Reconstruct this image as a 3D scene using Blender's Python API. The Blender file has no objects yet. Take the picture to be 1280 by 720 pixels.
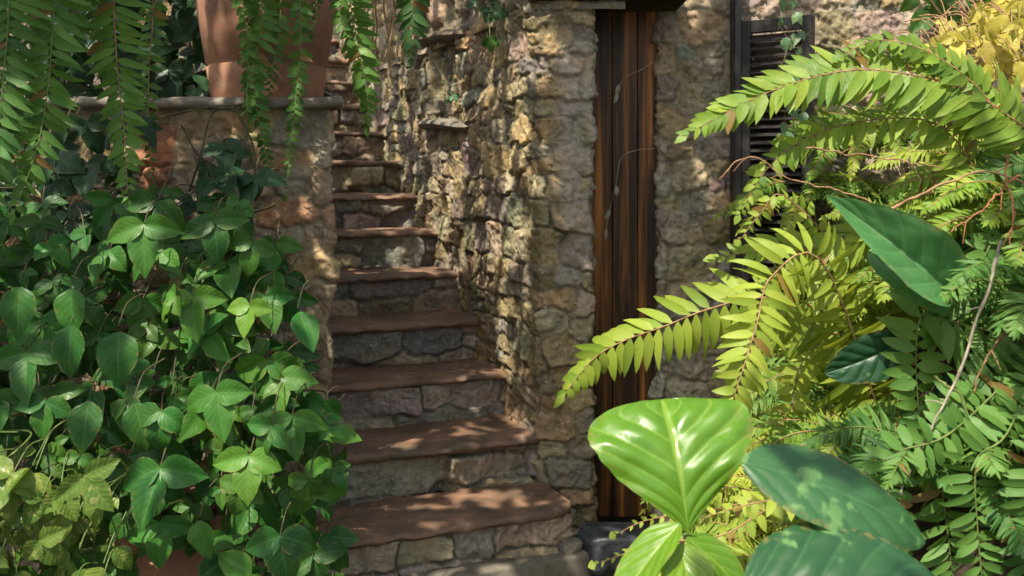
import bpy, math, random
import numpy as np
from mathutils import Vector

rng = np.random.default_rng(7)
random.seed(7)
SC = bpy.context.scene
COL = SC.collection
CAMZ, F = 1.43, 1225.0
V = lambda *a: np.array(a, float)

def at(px, py, Y):
    "world point seen at photo pixel (px,py) at distance Y"
    return V((px - 640) / F * Y, Y, CAMZ + (220 - py) / F * Y)

def unit(v):
    v = np.asarray(v, float)
    return v / (np.linalg.norm(v) + 1e-9)

SUN = unit((-0.28, -0.46, 0.84))       # towards the sun

# ------------------------------------------------------------------ noise
def vnoise(x, y, seed=0):
    xi = np.floor(x).astype(np.int64); yi = np.floor(y).astype(np.int64)
    fx = x - xi; fy = y - yi
    fx = fx * fx * (3 - 2 * fx); fy = fy * fy * (3 - 2 * fy)
    def h(a, b):
        n = (a * 374761393 + b * 668265263 + seed * 1442695041) & 0x7fffffff
        n = ((n ^ (n >> 13)) * 1274126177) & 0x7fffffff
        n = n ^ (n >> 16)
        return (n & 0xffff) / 65535.0
    return ((h(xi, yi) * (1 - fx) + h(xi + 1, yi) * fx) * (1 - fy) +
            (h(xi, yi + 1) * (1 - fx) + h(xi + 1, yi + 1) * fx) * fy) * 2 - 1

def fbm(x, y, seed=0, o=4, gain=.5):
    r = 0; a = 1
    for k in range(o):
        r = r + a * vnoise(x * 2 ** k + 17 * k, y * 2 ** k - 9 * k, seed + k)
        a *= gain
    return r

def sstep(a, b, x):
    t = np.clip((x - a) / (b - a), 0, 1)
    return t * t * (3 - 2 * t)

# ------------------------------------------------------------------ mesh buffer
class MB:
    def __init__(s):
        s.v = []; s.q = []; s.uv = []; s.c = []; s.m = []; s.n = 0
    def add(s, verts, quads, uv=None, col=(0.5, 0, 0.5, 1), mat=0):
        verts = np.asarray(verts, float).reshape(-1, 3); quads = np.asarray(quads, np.int64).reshape(-1, 4)
        s.v.append(verts); s.q.append(quads + s.n)
        s.uv.append(np.zeros((len(verts), 2)) if uv is None else np.asarray(uv, float))
        c = np.asarray(col, float)
        s.c.append(np.tile(c, (len(verts), 1)) if c.ndim == 1 else c)
        s.m.append(np.full(len(quads), mat)); s.n += len(verts)
    def build(s, name, mats, parent=None, smooth=True, origin=None):
        v = np.concatenate(s.v); q = np.concatenate(s.q); uv = np.concatenate(s.uv)
        c = np.concatenate(s.c); m = np.concatenate(s.m)
        o0 = np.zeros(3) if origin is None else np.asarray(origin, float)
        v = v - o0
        me = bpy.data.meshes.new(name)
        me.vertices.add(len(v)); me.vertices.foreach_set('co', v.astype(np.float32).ravel())
        tri = q[:, 3] == q[:, 2]
        cnt = np.where(tri, 3, 4)
        idx = q.ravel()[(np.arange(4)[None, :] < cnt[:, None]).ravel()]
        me.loops.add(len(idx)); me.loops.foreach_set('vertex_index', idx.astype(np.int32))
        me.polygons.add(len(q))
        me.polygons.foreach_set('loop_start', np.concatenate([[0], np.cumsum(cnt)[:-1]]).astype(np.int32))
        me.polygons.foreach_set('loop_total', cnt.astype(np.int32))
        me.polygons.foreach_set('use_smooth', np.full(len(q), smooth))
        for mt in (mats if isinstance(mats, (list, tuple)) else [mats]): me.materials.append(mt)
        me.polygons.foreach_set('material_index', m.astype(np.int32))
        ul = me.uv_layers.new(name='UVMap'); ul.data.foreach_set('uv', uv[idx].astype(np.float32).ravel())
        ca = me.color_attributes.new('tint', 'FLOAT_COLOR', 'POINT')
        ca.data.foreach_set('color', c.astype(np.float32).ravel())
        me.update(calc_edges=True); me.validate()
        o = bpy.data.objects.new(name, me); COL.objects.link(o)
        o.location = o0
        if parent is not None:
            o.parent = parent
            o.location = o0 - np.array(parent.location)
        return o

def tag(o, label=None, cat=None, group=None, kind=None):
    if label: o['label'] = label
    if cat: o['category'] = cat
    if group: o['group'] = group
    if kind: o['kind'] = kind
    return o

def empty(name, loc, label, cat, group=None):
    o = bpy.data.objects.new(name, None); COL.objects.link(o); o.location = loc
    o.empty_display_size = .05
    return tag(o, label, cat, group)

def gridquads(nr, nc):
    i = np.arange(nr - 1)[:, None] * nc + np.arange(nc - 1)[None, :]
    i = i.ravel()
    return np.stack([i, i + 1, i + nc + 1, i + nc], 1)

# ------------------------------------------------------------------ materials
class NT:
    def __init__(s, name):
        s.m = bpy.data.materials.new(name); s.m.use_nodes = True
        s.t = s.m.node_tree; s.t.nodes.clear()
        s.out = s.t.nodes.new('ShaderNodeOutputMaterial')
    def n(s, typ, ins=None, **kw):
        nd = s.t.nodes.new('ShaderNode' + typ)
        for k, v in kw.items(): setattr(nd, k, v)
        for k, v in (ins or {}).items():
            sk = nd.inputs[k]
            if isinstance(v, bpy.types.NodeSocket): s.t.links.new(v, sk)
            else: sk.default_value = v
        return nd
    def math(s, op, a, b=0.0, c=0.0):
        return s.n('Math', {0: a, 1: b, 2: c}, operation=op).outputs[0]
    def mix(s, f, a, b, bt='MIX'):
        nd = s.t.nodes.new('ShaderNodeMix'); nd.data_type = 'RGBA'; nd.blend_type = bt
        for i, v in ((0, f), (6, a), (7, b)):
            if isinstance(v, bpy.types.NodeSocket): s.t.links.new(v, nd.inputs[i])
            else: nd.inputs[i].default_value = v if i == 0 or len(v) == 4 else (*v, 1)
        return nd.outputs[2]
    def ramp(s, f, stops):
        nd = s.n('ValToRGB', {0: f}); cr = nd.color_ramp
        while len(cr.elements) < len(stops): cr.elements.new(.5)
        for e, (p, c) in zip(cr.elements, stops): e.position = p; e.color = c if len(c) == 4 else (*c, 1)
        return nd.outputs[0]
    def noise(s, vec, scale, detail=4, rough=.55, out=0):
        ins = {'Scale': scale, 'Detail': detail, 'Roughness': rough}
        if vec is not None: ins['Vector'] = vec
        return s.n('TexNoise', ins).outputs[out]
    def srange(s, x, a, b, c=0.0, d=1.0):
        return s.n('MapRange', {0: x, 1: a, 2: b, 3: c, 4: d}, interpolation_type='SMOOTHSTEP').outputs[0]
    def finish(s, sh):
        s.t.links.new(sh, s.out.inputs[0]); return s.m

def leaf_mat(name, dark, mid, light, vein, rough=.46, transl=.28, nv=7, slope=1.3, veinamt=.45, bump=.14, patch=None, spec=.27, spots=.25):
    t = NT(name)
    a = t.n('Attribute', attribute_name='tint'); sep = t.n('SeparateColor', {0: a.outputs['Color']}).outputs
    uv = t.n('UVMap'); su = t.n('SeparateXYZ', {0: uv.outputs[0]}).outputs
    obj = t.n('TexCoord').outputs['Object']
    c = t.mix(sep[0], dark, mid)
    c = t.mix(sep[1], c, light)
    nz = t.noise(obj, 22, 3)
    c = t.mix(t.srange(nz, .3, .75, 0, .3), c, t.mix(.4, c, light))
    if patch is not None:
        pn = t.noise(obj, patch[1], 3, .6)
        c = t.mix(t.srange(pn, patch[2], patch[2] + .06, 0, patch[3]), c, patch[0])
    x = t.math('MULTIPLY', t.math('ABSOLUTE', t.math('SUBTRACT', su[0], .5)), 2.0)
    p = t.math('SUBTRACT', t.math('MULTIPLY', su[1], float(nv)), t.math('MULTIPLY', x, slope))
    fr = t.math('PINGPONG', p, .5)
    lat = t.math('MULTIPLY', t.math('SUBTRACT', 1.0, t.srange(fr, .0, .1)), .6)
    md = t.math('SUBTRACT', 1.0, t.srange(x, .015, .075))
    vm = t.math('MAXIMUM', lat, md)
    c = t.mix(t.math('MULTIPLY', vm, veinamt), c, vein)
    sp = t.noise(obj, 130, 2)
    c = t.mix(t.srange(sp, .62, .8, 0, spots), c, (.10, .075, .025))
    c = t.mix(t.srange(sep[2], .8, 1.0, 0, .85), c, (.20, .10, .035))
    edge = t.math('MULTIPLY', t.srange(x, .78, 1.0), t.srange(t.noise(obj, 60, 3), .5, .62))
    c = t.mix(t.math('MULTIPLY', edge, .55), c, (.22, .16, .05))
    h = t.math('ADD', t.math('MULTIPLY', fr, 1.2), t.math('MULTIPLY', nz, .4))
    h = t.math('SUBTRACT', h, t.math('MULTIPLY', md, .5))
    bp = t.n('Bump', {'Strength': bump, 'Distance': .004, 'Height': h}).outputs[0]
    rg = t.srange(t.noise(obj, 35, 2), .3, .7, rough - .08, rough + .12)
    pb = t.n('BsdfPrincipled', {'Base Color': c, 'Roughness': rg, 'Normal': bp, 'Specular IOR Level': spec}).outputs[0]
    tc = t.mix(.55, c, t.mix(1.0, c, (1.9, 1.7, .55), 'MULTIPLY'))
    tl = t.n('BsdfTranslucent', {'Color': tc, 'Normal': bp}).outputs[0]
    return t.finish(t.n('MixShader', {0: transl, 1: pb, 2: tl}).outputs[0])

def stone_mat(name, stain=(.17, .125, .065), dark=(.06, .055, .045), moss=.25, bump=.95):
    t = NT(name)
    a = t.n('Attribute', attribute_name='tint').outputs['Color']
    geo = t.n('NewGeometry'); pos = geo.outputs['Position']
    n1 = t.noise(pos, 9, 6, .6); n2 = t.noise(pos, 45, 5, .65); n3 = t.noise(pos, 3.2, 4, .6)
    c = t.mix(t.srange(n1, .45, .75, 0, .55), a, t.mix(1.0, a, (1.4, 1.12, .70), 'MULTIPLY'))
    c = t.mix(t.srange(n3, .5, .7, 0, .4), c, stain)
    sp = t.n('Mapping', {'Vector': pos, 'Scale': (30, 30, 4)}).outputs[0]
    c = t.mix(t.srange(t.noise(sp, 1, 4), .55, .78, 0, .55), c, dark)
    c = t.mix(t.srange(t.noise(pos, 14, 5, .7), .56, .72, 0, moss), c, (.075, .085, .025))
    c = t.mix(t.srange(n2, .55, .8, 0, .55), c, (.50, .46, .38))
    c = t.mix(t.srange(n2, .43, .24, 0, .7), c, dark)
    vd = t.n('TexVoronoi', {'Vector': t.n('VectorMath', {0: pos, 1: t.noise(pos, 20, 2, .5, out=1)}, operation='ADD').outputs[0] if False else pos, 'Scale': 34.0}, feature='F1').outputs['Distance']
    lich = t.srange(t.noise(pos, 75, 2, .5), .66, .72, 0, .6)
    c = t.mix(lich, c, (.42, .41, .34))
    h = t.math('ADD', t.math('ADD', t.math('MULTIPLY', n2, .5), t.math('MULTIPLY', vd, -.55)), t.math('ADD', t.math('MULTIPLY', t.noise(pos, 130, 4, .6), .25), t.math('MULTIPLY', n1, .35)))
    bp = t.n('Bump', {'Strength': bump, 'Distance': .012, 'Height': h}).outputs[0]
    return t.finish(t.n('BsdfPrincipled', {'Base Color': c, 'Roughness': .82, 'Normal': bp, 'Specular IOR Level': .25}).outputs[0])

def plain_mat(name, c1, c2, scale=20, rough=.7, bump=.3, stretch=None, stops=None, spec=.3, dist=.006):
    t = NT(name)
    pos = t.n('TexCoord').outputs['Object'] if stretch is None else t.n('Mapping', {'Vector': t.n('TexCoord').outputs['Object'], 'Scale': stretch}).outputs[0]
    n1 = t.noise(pos, scale, 6, .62)
    c = t.ramp(n1, stops or [(.3, c1), (.7, c2)])
    n2 = t.noise(pos, scale * 5, 3)
    c = t.mix(t.srange(n2, .55, .8, 0, .4), c, t.mix(.5, c1, (0.02, .018, .015)))
    bp = t.n('Bump', {'Strength': bump, 'Distance': dist, 'Height': t.math('ADD', n1, t.math('MULTIPLY', n2, .4))}).outputs[0]
    return t.finish(t.n('BsdfPrincipled', {'Base Color': c, 'Roughness': rough, 'Normal': bp, 'Specular IOR Level': spec}).outputs[0])

M_STONE = stone_mat('weathered_rubble_stone')
M_STONE_PALE = stone_mat('pale_rubble_stone', stain=(.26, .21, .13), moss=.15)
M_RISER = stone_mat('riser_stone', stain=(.14, .11, .07), moss=.15)
M_SLAB = plain_mat('grey_cap_stone', (.07, .062, .05), (.20, .175, .14), 11, .85, .5)
def tread_mat():
    t = NT('rust_brown_tread_stone')
    pos = t.n('NewGeometry').outputs['Position']
    n1 = t.noise(pos, 7, 6, .6); n2 = t.noise(pos, 40, 5, .65)
    c = t.ramp(n1, [(.28, (.060, .042, .030)), (.47, (.120, .074, .047)), (.62, (.185, .102, .062)), (.78, (.30, .21, .15))])
    c = t.mix(t.srange(n2, .56, .75, 0, .5), c, (.045, .034, .028))
    c = t.mix(t.srange(t.noise(pos, 16, 5, .7), .57, .72, 0, .5), c, (.26, .20, .16))
    c = t.mix(t.srange(t.noise(pos, 4.3, 5, .7), .55, .70, 0, .6), c, (.075, .058, .042))
    bp = t.n('Bump', {'Strength': .7, 'Distance': .008, 'Height': t.math('ADD', n1, t.math('MULTIPLY', n2, .6))}).outputs[0]
    rg = t.srange(n2, .3, .7, .45, .75)
    return t.finish(t.n('BsdfPrincipled', {'Base Color': c, 'Roughness': rg, 'Normal': bp, 'Specular IOR Level': .4}).outputs[0])
M_TREAD = tread_mat()
M_TERRA = plain_mat('terracotta', (.17, .085, .05), (.36, .17, .095), 5, .85, .4, stops=[(.25, (.10, .06, .04)), (.42, (.21, .105, .066)), (.58, (.30, .155, .095)), (.72, (.42, .32, .24))])
M_SOIL = plain_mat('dark_soil', (.012, .009, .006), (.05, .035, .02), 30, .95, .8, dist=.02)
M_GROUND = plain_mat('ground_paving', (.05, .045, .038), (.14, .12, .095), 6, .9, .5)
M_SLATE = plain_mat('blue_black_slate', (.010, .012, .015), (.055, .064, .076), 14, .5, .8, spec=.6)
M_BARK = plain_mat('root_bark', (.10, .065, .035), (.40, .29, .17), 25, .85, .6, stretch=(2, 2, .5))
M_TRUNK = plain_mat('tree_bark', (.05, .038, .026), (.17, .13, .09), 12, .9, .7)
M_DRY = plain_mat('dry_brown_stem', (.13, .065, .030), (.33, .20, .10), 30, .7, .3)
M_REDST = plain_mat('reddish_stem', (.14, .045, .025), (.32, .12, .06), 30, .6, .3)
M_GRST = plain_mat('green_stem', (.05, .085, .018), (.13, .17, .045), 25, .5, .2)
M_DARKST = plain_mat('dark_vine_stem', (.03, .028, .013), (.09, .075, .035), 25, .7, .2)
M_GREYW = plain_mat('grey_twig', (.13, .11, .08), (.30, .27, .20), 25, .8, .3)
M_DOOR = plain_mat('weathered_door_planks', (.010, .006, .004), (.20, .075, .02), 1.0, .5, .6, stretch=(22, 22, .9),
                   stops=[(.34, (.006, .004, .003)), (.46, (.030, .014, .006)), (.56, (.13, .05, .012)), (.72, (.40, .16, .035))])
M_FRAMEW = plain_mat('brown_door_post', (.035, .015, .006), (.20, .08, .022), 1.0, .55, .5, stretch=(46, 46, 2))
M_SHUT = plain_mat('dark_painted_shutter', (.006, .005, .005), (.018, .014, .013), 8, .42, .3, stretch=(3, 3, 20), spec=.5)
M_LINTEL = plain_mat('mossy_old_timber', (.035, .028, .015), (.12, .105, .055), 2, .85, .6, stretch=(2, 14, 14))

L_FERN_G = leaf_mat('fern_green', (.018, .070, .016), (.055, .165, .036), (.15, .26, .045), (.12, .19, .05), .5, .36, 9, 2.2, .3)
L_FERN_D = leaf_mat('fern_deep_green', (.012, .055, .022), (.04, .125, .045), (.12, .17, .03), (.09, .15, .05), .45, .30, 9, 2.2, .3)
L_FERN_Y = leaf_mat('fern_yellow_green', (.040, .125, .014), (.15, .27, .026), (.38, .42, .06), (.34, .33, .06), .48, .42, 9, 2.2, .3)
L_VINE = leaf_mat('trifoliate_leaf', (.005, .042, .009), (.020, .118, .018), (.15, .26, .02), (.085, .20, .045), .46, .25, 7, 2.1, .36, .15)
L_VINE_D = leaf_mat('dark_climber_leaf', (.006, .026, .012), (.018, .060, .024), (.05, .10, .03), (.05, .10, .04), .40, .22, 7, 2.1, .3, .14)
L_POTHOS = leaf_mat('variegated_pothos_leaf', (.025, .085, .016), (.075, .165, .028), (.30, .34, .06), (.26, .30, .09), .34, .33, 7, 1.5, .35, .25, patch=((.34, .36, .12), 26, .58, .5))
L_BRIGHT = leaf_mat('glossy_lime_leaf', (.035, .125, .010), (.085, .215, .014), (.22, .34, .025), (.30, .42, .07), .33, .36, 5, 2.2, .4, .3, spec=.5, spots=.2)
L_DEEP = leaf_mat('glossy_deep_leaf', (.008, .042, .017), (.015, .070, .026), (.06, .16, .055), (.06, .15, .06), .38, .22, 6, 1.6, .4, .3, patch=((.12, .24, .08), 13, .58, .7), spec=.4, spots=.35)
L_BLUE = leaf_mat('blue_green_leaf', (.015, .085, .032), (.045, .170, .056), (.16, .30, .10), (.13, .26, .11), .34, .26, 7, 1.6, .5, .3, patch=((.12, .23, .09), 22, .60, .5), spec=.4, spots=.3)
L_CREEP = leaf_mat('sunlit_creeper_leaf', (.13, .14, .016), (.32, .29, .03), (.50, .43, .10), (.42, .38, .09), .45, .40, 6, 1.4, .3)
L_IVY = leaf_mat('ivy_leaf', (.028, .085, .045), (.075, .16, .08), (.20, .25, .08), (.13, .22, .10), .38, .25, 5, 1.2, .3)
L_TREE = leaf_mat('overhead_tree_leaf', (.03, .07, .015), (.06, .12, .025), (.1, .16, .03), (.08, .14, .03), .5, .3, 6, 1.2, .2)

# ------------------------------------------------------------------ leaf / frond builders
PROF = {'ovate': (.62, 1.15), 'broad': (.55, .70), 'lance': (.6, .9), 'pinna': (.34, .80), 'obov': (1.25, .50), 'round': (.5, .5)}
def leaf(b, P, d, n, L, W, shape='ovate', fold=.25, droop=.5, tint=(.5, 0, .5), nt=9, ns=5, wav=.0, lobe=0., mat=0, twist=0., quilt=None):
    P = np.asarray(P, float); d = unit(d); n = np.asarray(n, float); n = unit(n - d * n.dot(d))
    s_ = np.cross(d, n)
    t = np.linspace(0, 1, nt)
    th = droop * t ** 1.3
    dl = L / (nt - 1)
    tm = .5 * (th[1:] + th[:-1])
    cd = np.concatenate([[0], np.cumsum(np.cos(tm))]) * dl; cn = -np.concatenate([[0], np.cumsum(np.sin(tm))]) * dl
    a, bb = PROF[shape]
    pk = a / (a + bb); pr = t ** a * (1 - t) ** bb / (pk ** a * (1 - pk) ** bb)
    if lobe: pr = np.maximum(pr, np.where(t < pk, .62 + .38 * t / pk, 0)); pr[-1] = 0
    w = W / 2 * pr
    w[-1] = .004 * W
    if not lobe: w[0] = .06 * W
    s = np.linspace(-1, 1, ns)
    if quilt: w = w * (1 + .035 * fbm(t * 9 + P[0] * 50, t * 0 + P[1] * 30, 8, 3))
    ct = cd[:, None, None] * d + cn[:, None, None] * n
    nl = np.cos(th)[:, None, None] * n + np.sin(th)[:, None, None] * d
    tw = twist * t
    sd = np.cos(tw)[:, None, None] * s_ + np.sin(tw)[:, None, None] * nl
    ab = np.abs(s)
    up = np.sin(fold) * (ab ** 1.2)
    ph = random.random() * 6.28
    ripple = wav * np.sin(t[:, None] * 15 + ph + np.sign(s)[None, :] * 1.3) * ab[None, :] ** 2
    if quilt:
        qa, qn, qs = quilt; xx = np.abs(s)[None, :]; pq = t[:, None] * qn - xx * qs
        tri_ = np.abs((pq % 1.0) - .5) * 2
        ripple = ripple + qa * ((1 - tri_ ** 2.5) * sstep(.0, .25, xx) * sstep(1.0, .75, xx) + .8 * sstep(.0, .10, xx)) + .35 * qa * fbm(t[:, None] * 7 + P[0] * 9, np.broadcast_to(s * 3, (nt, ns)), 5, 2)
    pts = P + ct + sd * (w[:, None] * s * math.cos(fold))[:, :, None] + nl * (w[:, None] * (up[None, :] + ripple))[:, :, None]
    if lobe:
        pts = pts - d * (lobe * L * ab[None, :] ** 1.3 * ((1 - t) ** 4)[:, None])[:, :, None]
    uv = np.stack(np.broadcast_arrays((s * .5 + .5)[None, :], t[:, None]), -1).reshape(-1, 2)
    b.add(pts.reshape(-1, 3), gridquads(nt, ns), uv, (*tint, 1), mat)
    return P + ct[-1, 0]

def tube(b, pts, r0, r1=None, k=6, mat=0, tint=(.5, 0, .5)):
    pts = np.asarray(pts, float); n = len(pts); r1 = r0 if r1 is None else r1
    T = np.gradient(pts, axis=0); T /= np.linalg.norm(T, axis=1)[:, None] + 1e-9
    ref = V(.31, .77, .55)
    A = np.cross(T, ref); A /= np.linalg.norm(A, axis=1)[:, None] + 1e-9
    B = np.cross(T, A)
    r = np.linspace(r0, r1, n) if np.isscalar(r1) else r1
    an = np.linspace(0, 2 * np.pi, k + 1)
    v = pts[:, None] + r[:, None, None] * (np.cos(an)[None, :, None] * A[:, None] + np.sin(an)[None, :, None] * B[:, None])
    b.add(v.reshape(-1, 3), gridquads(n, k + 1), None, (*tint, 1), mat)

def catmull(P, n=40):
    P = np.asarray(P, float)
    P = np.vstack([2 * P[0] - P[1], P, 2 * P[-1] - P[-2]])
    out = []
    m = len(P) - 3
    for u in np.linspace(0, m - 1e-6, n):
        i = int(u); f = u - i
        p0, p1, p2, p3 = P[i:i + 4]
        out.append(.5 * (2 * p1 + (p2 - p0) * f + (2 * p0 - 5 * p1 + 4 * p2 - p3) * f * f + (3 * p1 - p0 - 3 * p2 + p3) * f ** 3))
    return np.array(out)

def frond(b, pts, nrm, half, n=26, tint=(.5, .2, .5), fa=.15, fa1=.7, droop=.4, wid=1.2, base=.06, tipw=.5, jit=.24, rr=.003, hang=0., fold=.2, curl=0., shape='pinna'):
    c = catmull(pts, 48)
    seg = np.linalg.norm(np.diff(c, axis=0), axis=1); s = np.concatenate([[0], np.cumsum(seg)]); Lt = s[-1]; s /= Lt
    T = np.gradient(c, axis=0); T /= np.linalg.norm(T, axis=1)[:, None]
    tube(b, c[::2], rr, rr * .35, 5, 1, tint)
    pw = Lt / n * wid
    nrm = np.asarray(nrm, float)
    for i in range(n):
        t = base + (1 - base) * (i + .5) / n
        pl = half * min(1, (.35 + t / .18)) * max(.06, (1 - t ** 2.2)) ** tipw
        for sg in (-1, 1):
            if random.random() < .05: continue
            tt = min(.999, t + (.25 / n if sg > 0 else -.25 / n))
            p = V(*[np.interp(tt, s, c[:, k]) for k in range(3)]); tg = unit(V(*[np.interp(tt, s, T[:, k]) for k in range(3)]))
            N = unit(nrm - tg * nrm.dot(tg)); S = np.cross(tg, N) * sg
            ang = fa + (fa1 - fa) * t ** 2 + random.gauss(0, jit * .5)
            d = S * math.cos(ang) + tg * math.sin(ang) - N * random.gauss(.1, jit)
            d = d + V(0, 0, -hang)
            nn = N + S * random.gauss(0, .25) + tg * random.gauss(0, jit * 1.4)
            g = min(1, max(0, tint[1] + random.gauss(0, .10))); r = min(1, max(0, tint[0] + random.gauss(0, .24)))
            leaf(b, p, d, nn, 1.18 * pl * random.uniform(.85, 1.1), min(pw, pl * .55) * random.uniform(.9, 1.08), shape, fold, droop * random.uniform(.3, 1.4), (r, g, .97 if random.random() < .025 else .5), 6, 3, mat=0, twist=random.gauss(curl, .35))
    leaf(b, c[-1], T[-1], nrm, half * .3 + .006, pw * .8, 'pinna', .1, .2, tint, 4, 3)

def P3(l):
    "pixel path; a missing Y repeats the last one"
    out = []; Y = 3
    for p in l:
        if len(p) > 2: Y = p[2]
        out.append(at(p[0], p[1], Y))
    return out

def crown_mesh(P, r, parent):
    b = MB(); nu, nv = 10, 14
    th = np.linspace(0, np.pi, nu); ph = np.linspace(0, 2 * np.pi, nv)
    d = np.stack(np.broadcast_arrays(np.sin(th)[:, None] * np.cos(ph), np.sin(th)[:, None] * np.sin(ph), np.cos(th)[:, None] * .7), -1)
    rr = r * (1 + .25 * vnoise(th[:, None] * 3 + 0 * ph, np.cos(ph)[None, :] * 2 + 0 * th[:, None] + np.sin(ph)[None, :] * 3, 3))
    b.add((np.asarray(P) + d * rr[..., None]).reshape(-1, 3), gridquads(nu, nv))
    return b.build('crown', M_SOIL, parent)

def fern_root(name, P, label, group=None):
    e = empty(name, P, label, 'fern', group)
    crown_mesh(P, .045, e)
    return e

PROF['blunt'] = (.32, .42)
def add_frond(e, mats, *a, **k):
    b = MB(); frond(b, *a, **k); return b.build('frond', mats, e)

def random_fern(label, P, nf, L, mats, az=(0, 2 * math.pi), half=.05, el=(.3, 1.1), tint=(.5, .2), drop=1.1, n=28, group='ferns massed on the right bank'):
    e = fern_root('sword_fern', P, label, group)
    nf = int(nf * 1.6)
    for i in range(nf):
        a = az[0] + (az[1] - az[0]) * (i + random.random()) / nf
        h = V(math.cos(a), math.sin(a), 0); l = L * random.uniform(.65, 1.15); ee = random.uniform(*el)
        pts = [np.asarray(P) + h * l * t * math.cos(ee * .55) + V(0, 0, l * (math.sin(ee) * t - drop * .62 * t * t)) for t in (0, .15, .35, .6, .8, 1)]
        N = unit(V(0, 0, .8) + h * .35 + V(-.1, -.55, 0) + rng.normal(0, .25, 3))
        add_frond(e, mats, pts, N, half * random.uniform(.8, 1.2), max(12, int(n * l / L)), (min(1, max(0, random.gauss(tint[0], .33))), min(1, max(0, random.gauss(tint[1], .24))), .5),
                  droop=random.uniform(.3, .9), hang=.15)
    return e

# ------------------------------------------------------------------ masonry
PAL = np.array([(.25, .195, .105), (.19, .165, .125), (.27, .23, .155), (.21, .15, .085), (.185, .16, .09), (.225, .19, .125), (.165, .147, .118), (.245, .185, .10)])
PAL_PALE = np.array([(.26, .23, .18), (.22, .20, .17), (.27, .22, .15), (.20, .165, .14), (.24, .185, .11)])
PAL_RISER = np.array([(.20, .185, .165), (.25, .205, .14), (.22, .165, .12), (.15, .14, .13), (.27, .245, .21), (.20, .165, .125), (.18, .165, .15)])

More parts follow.
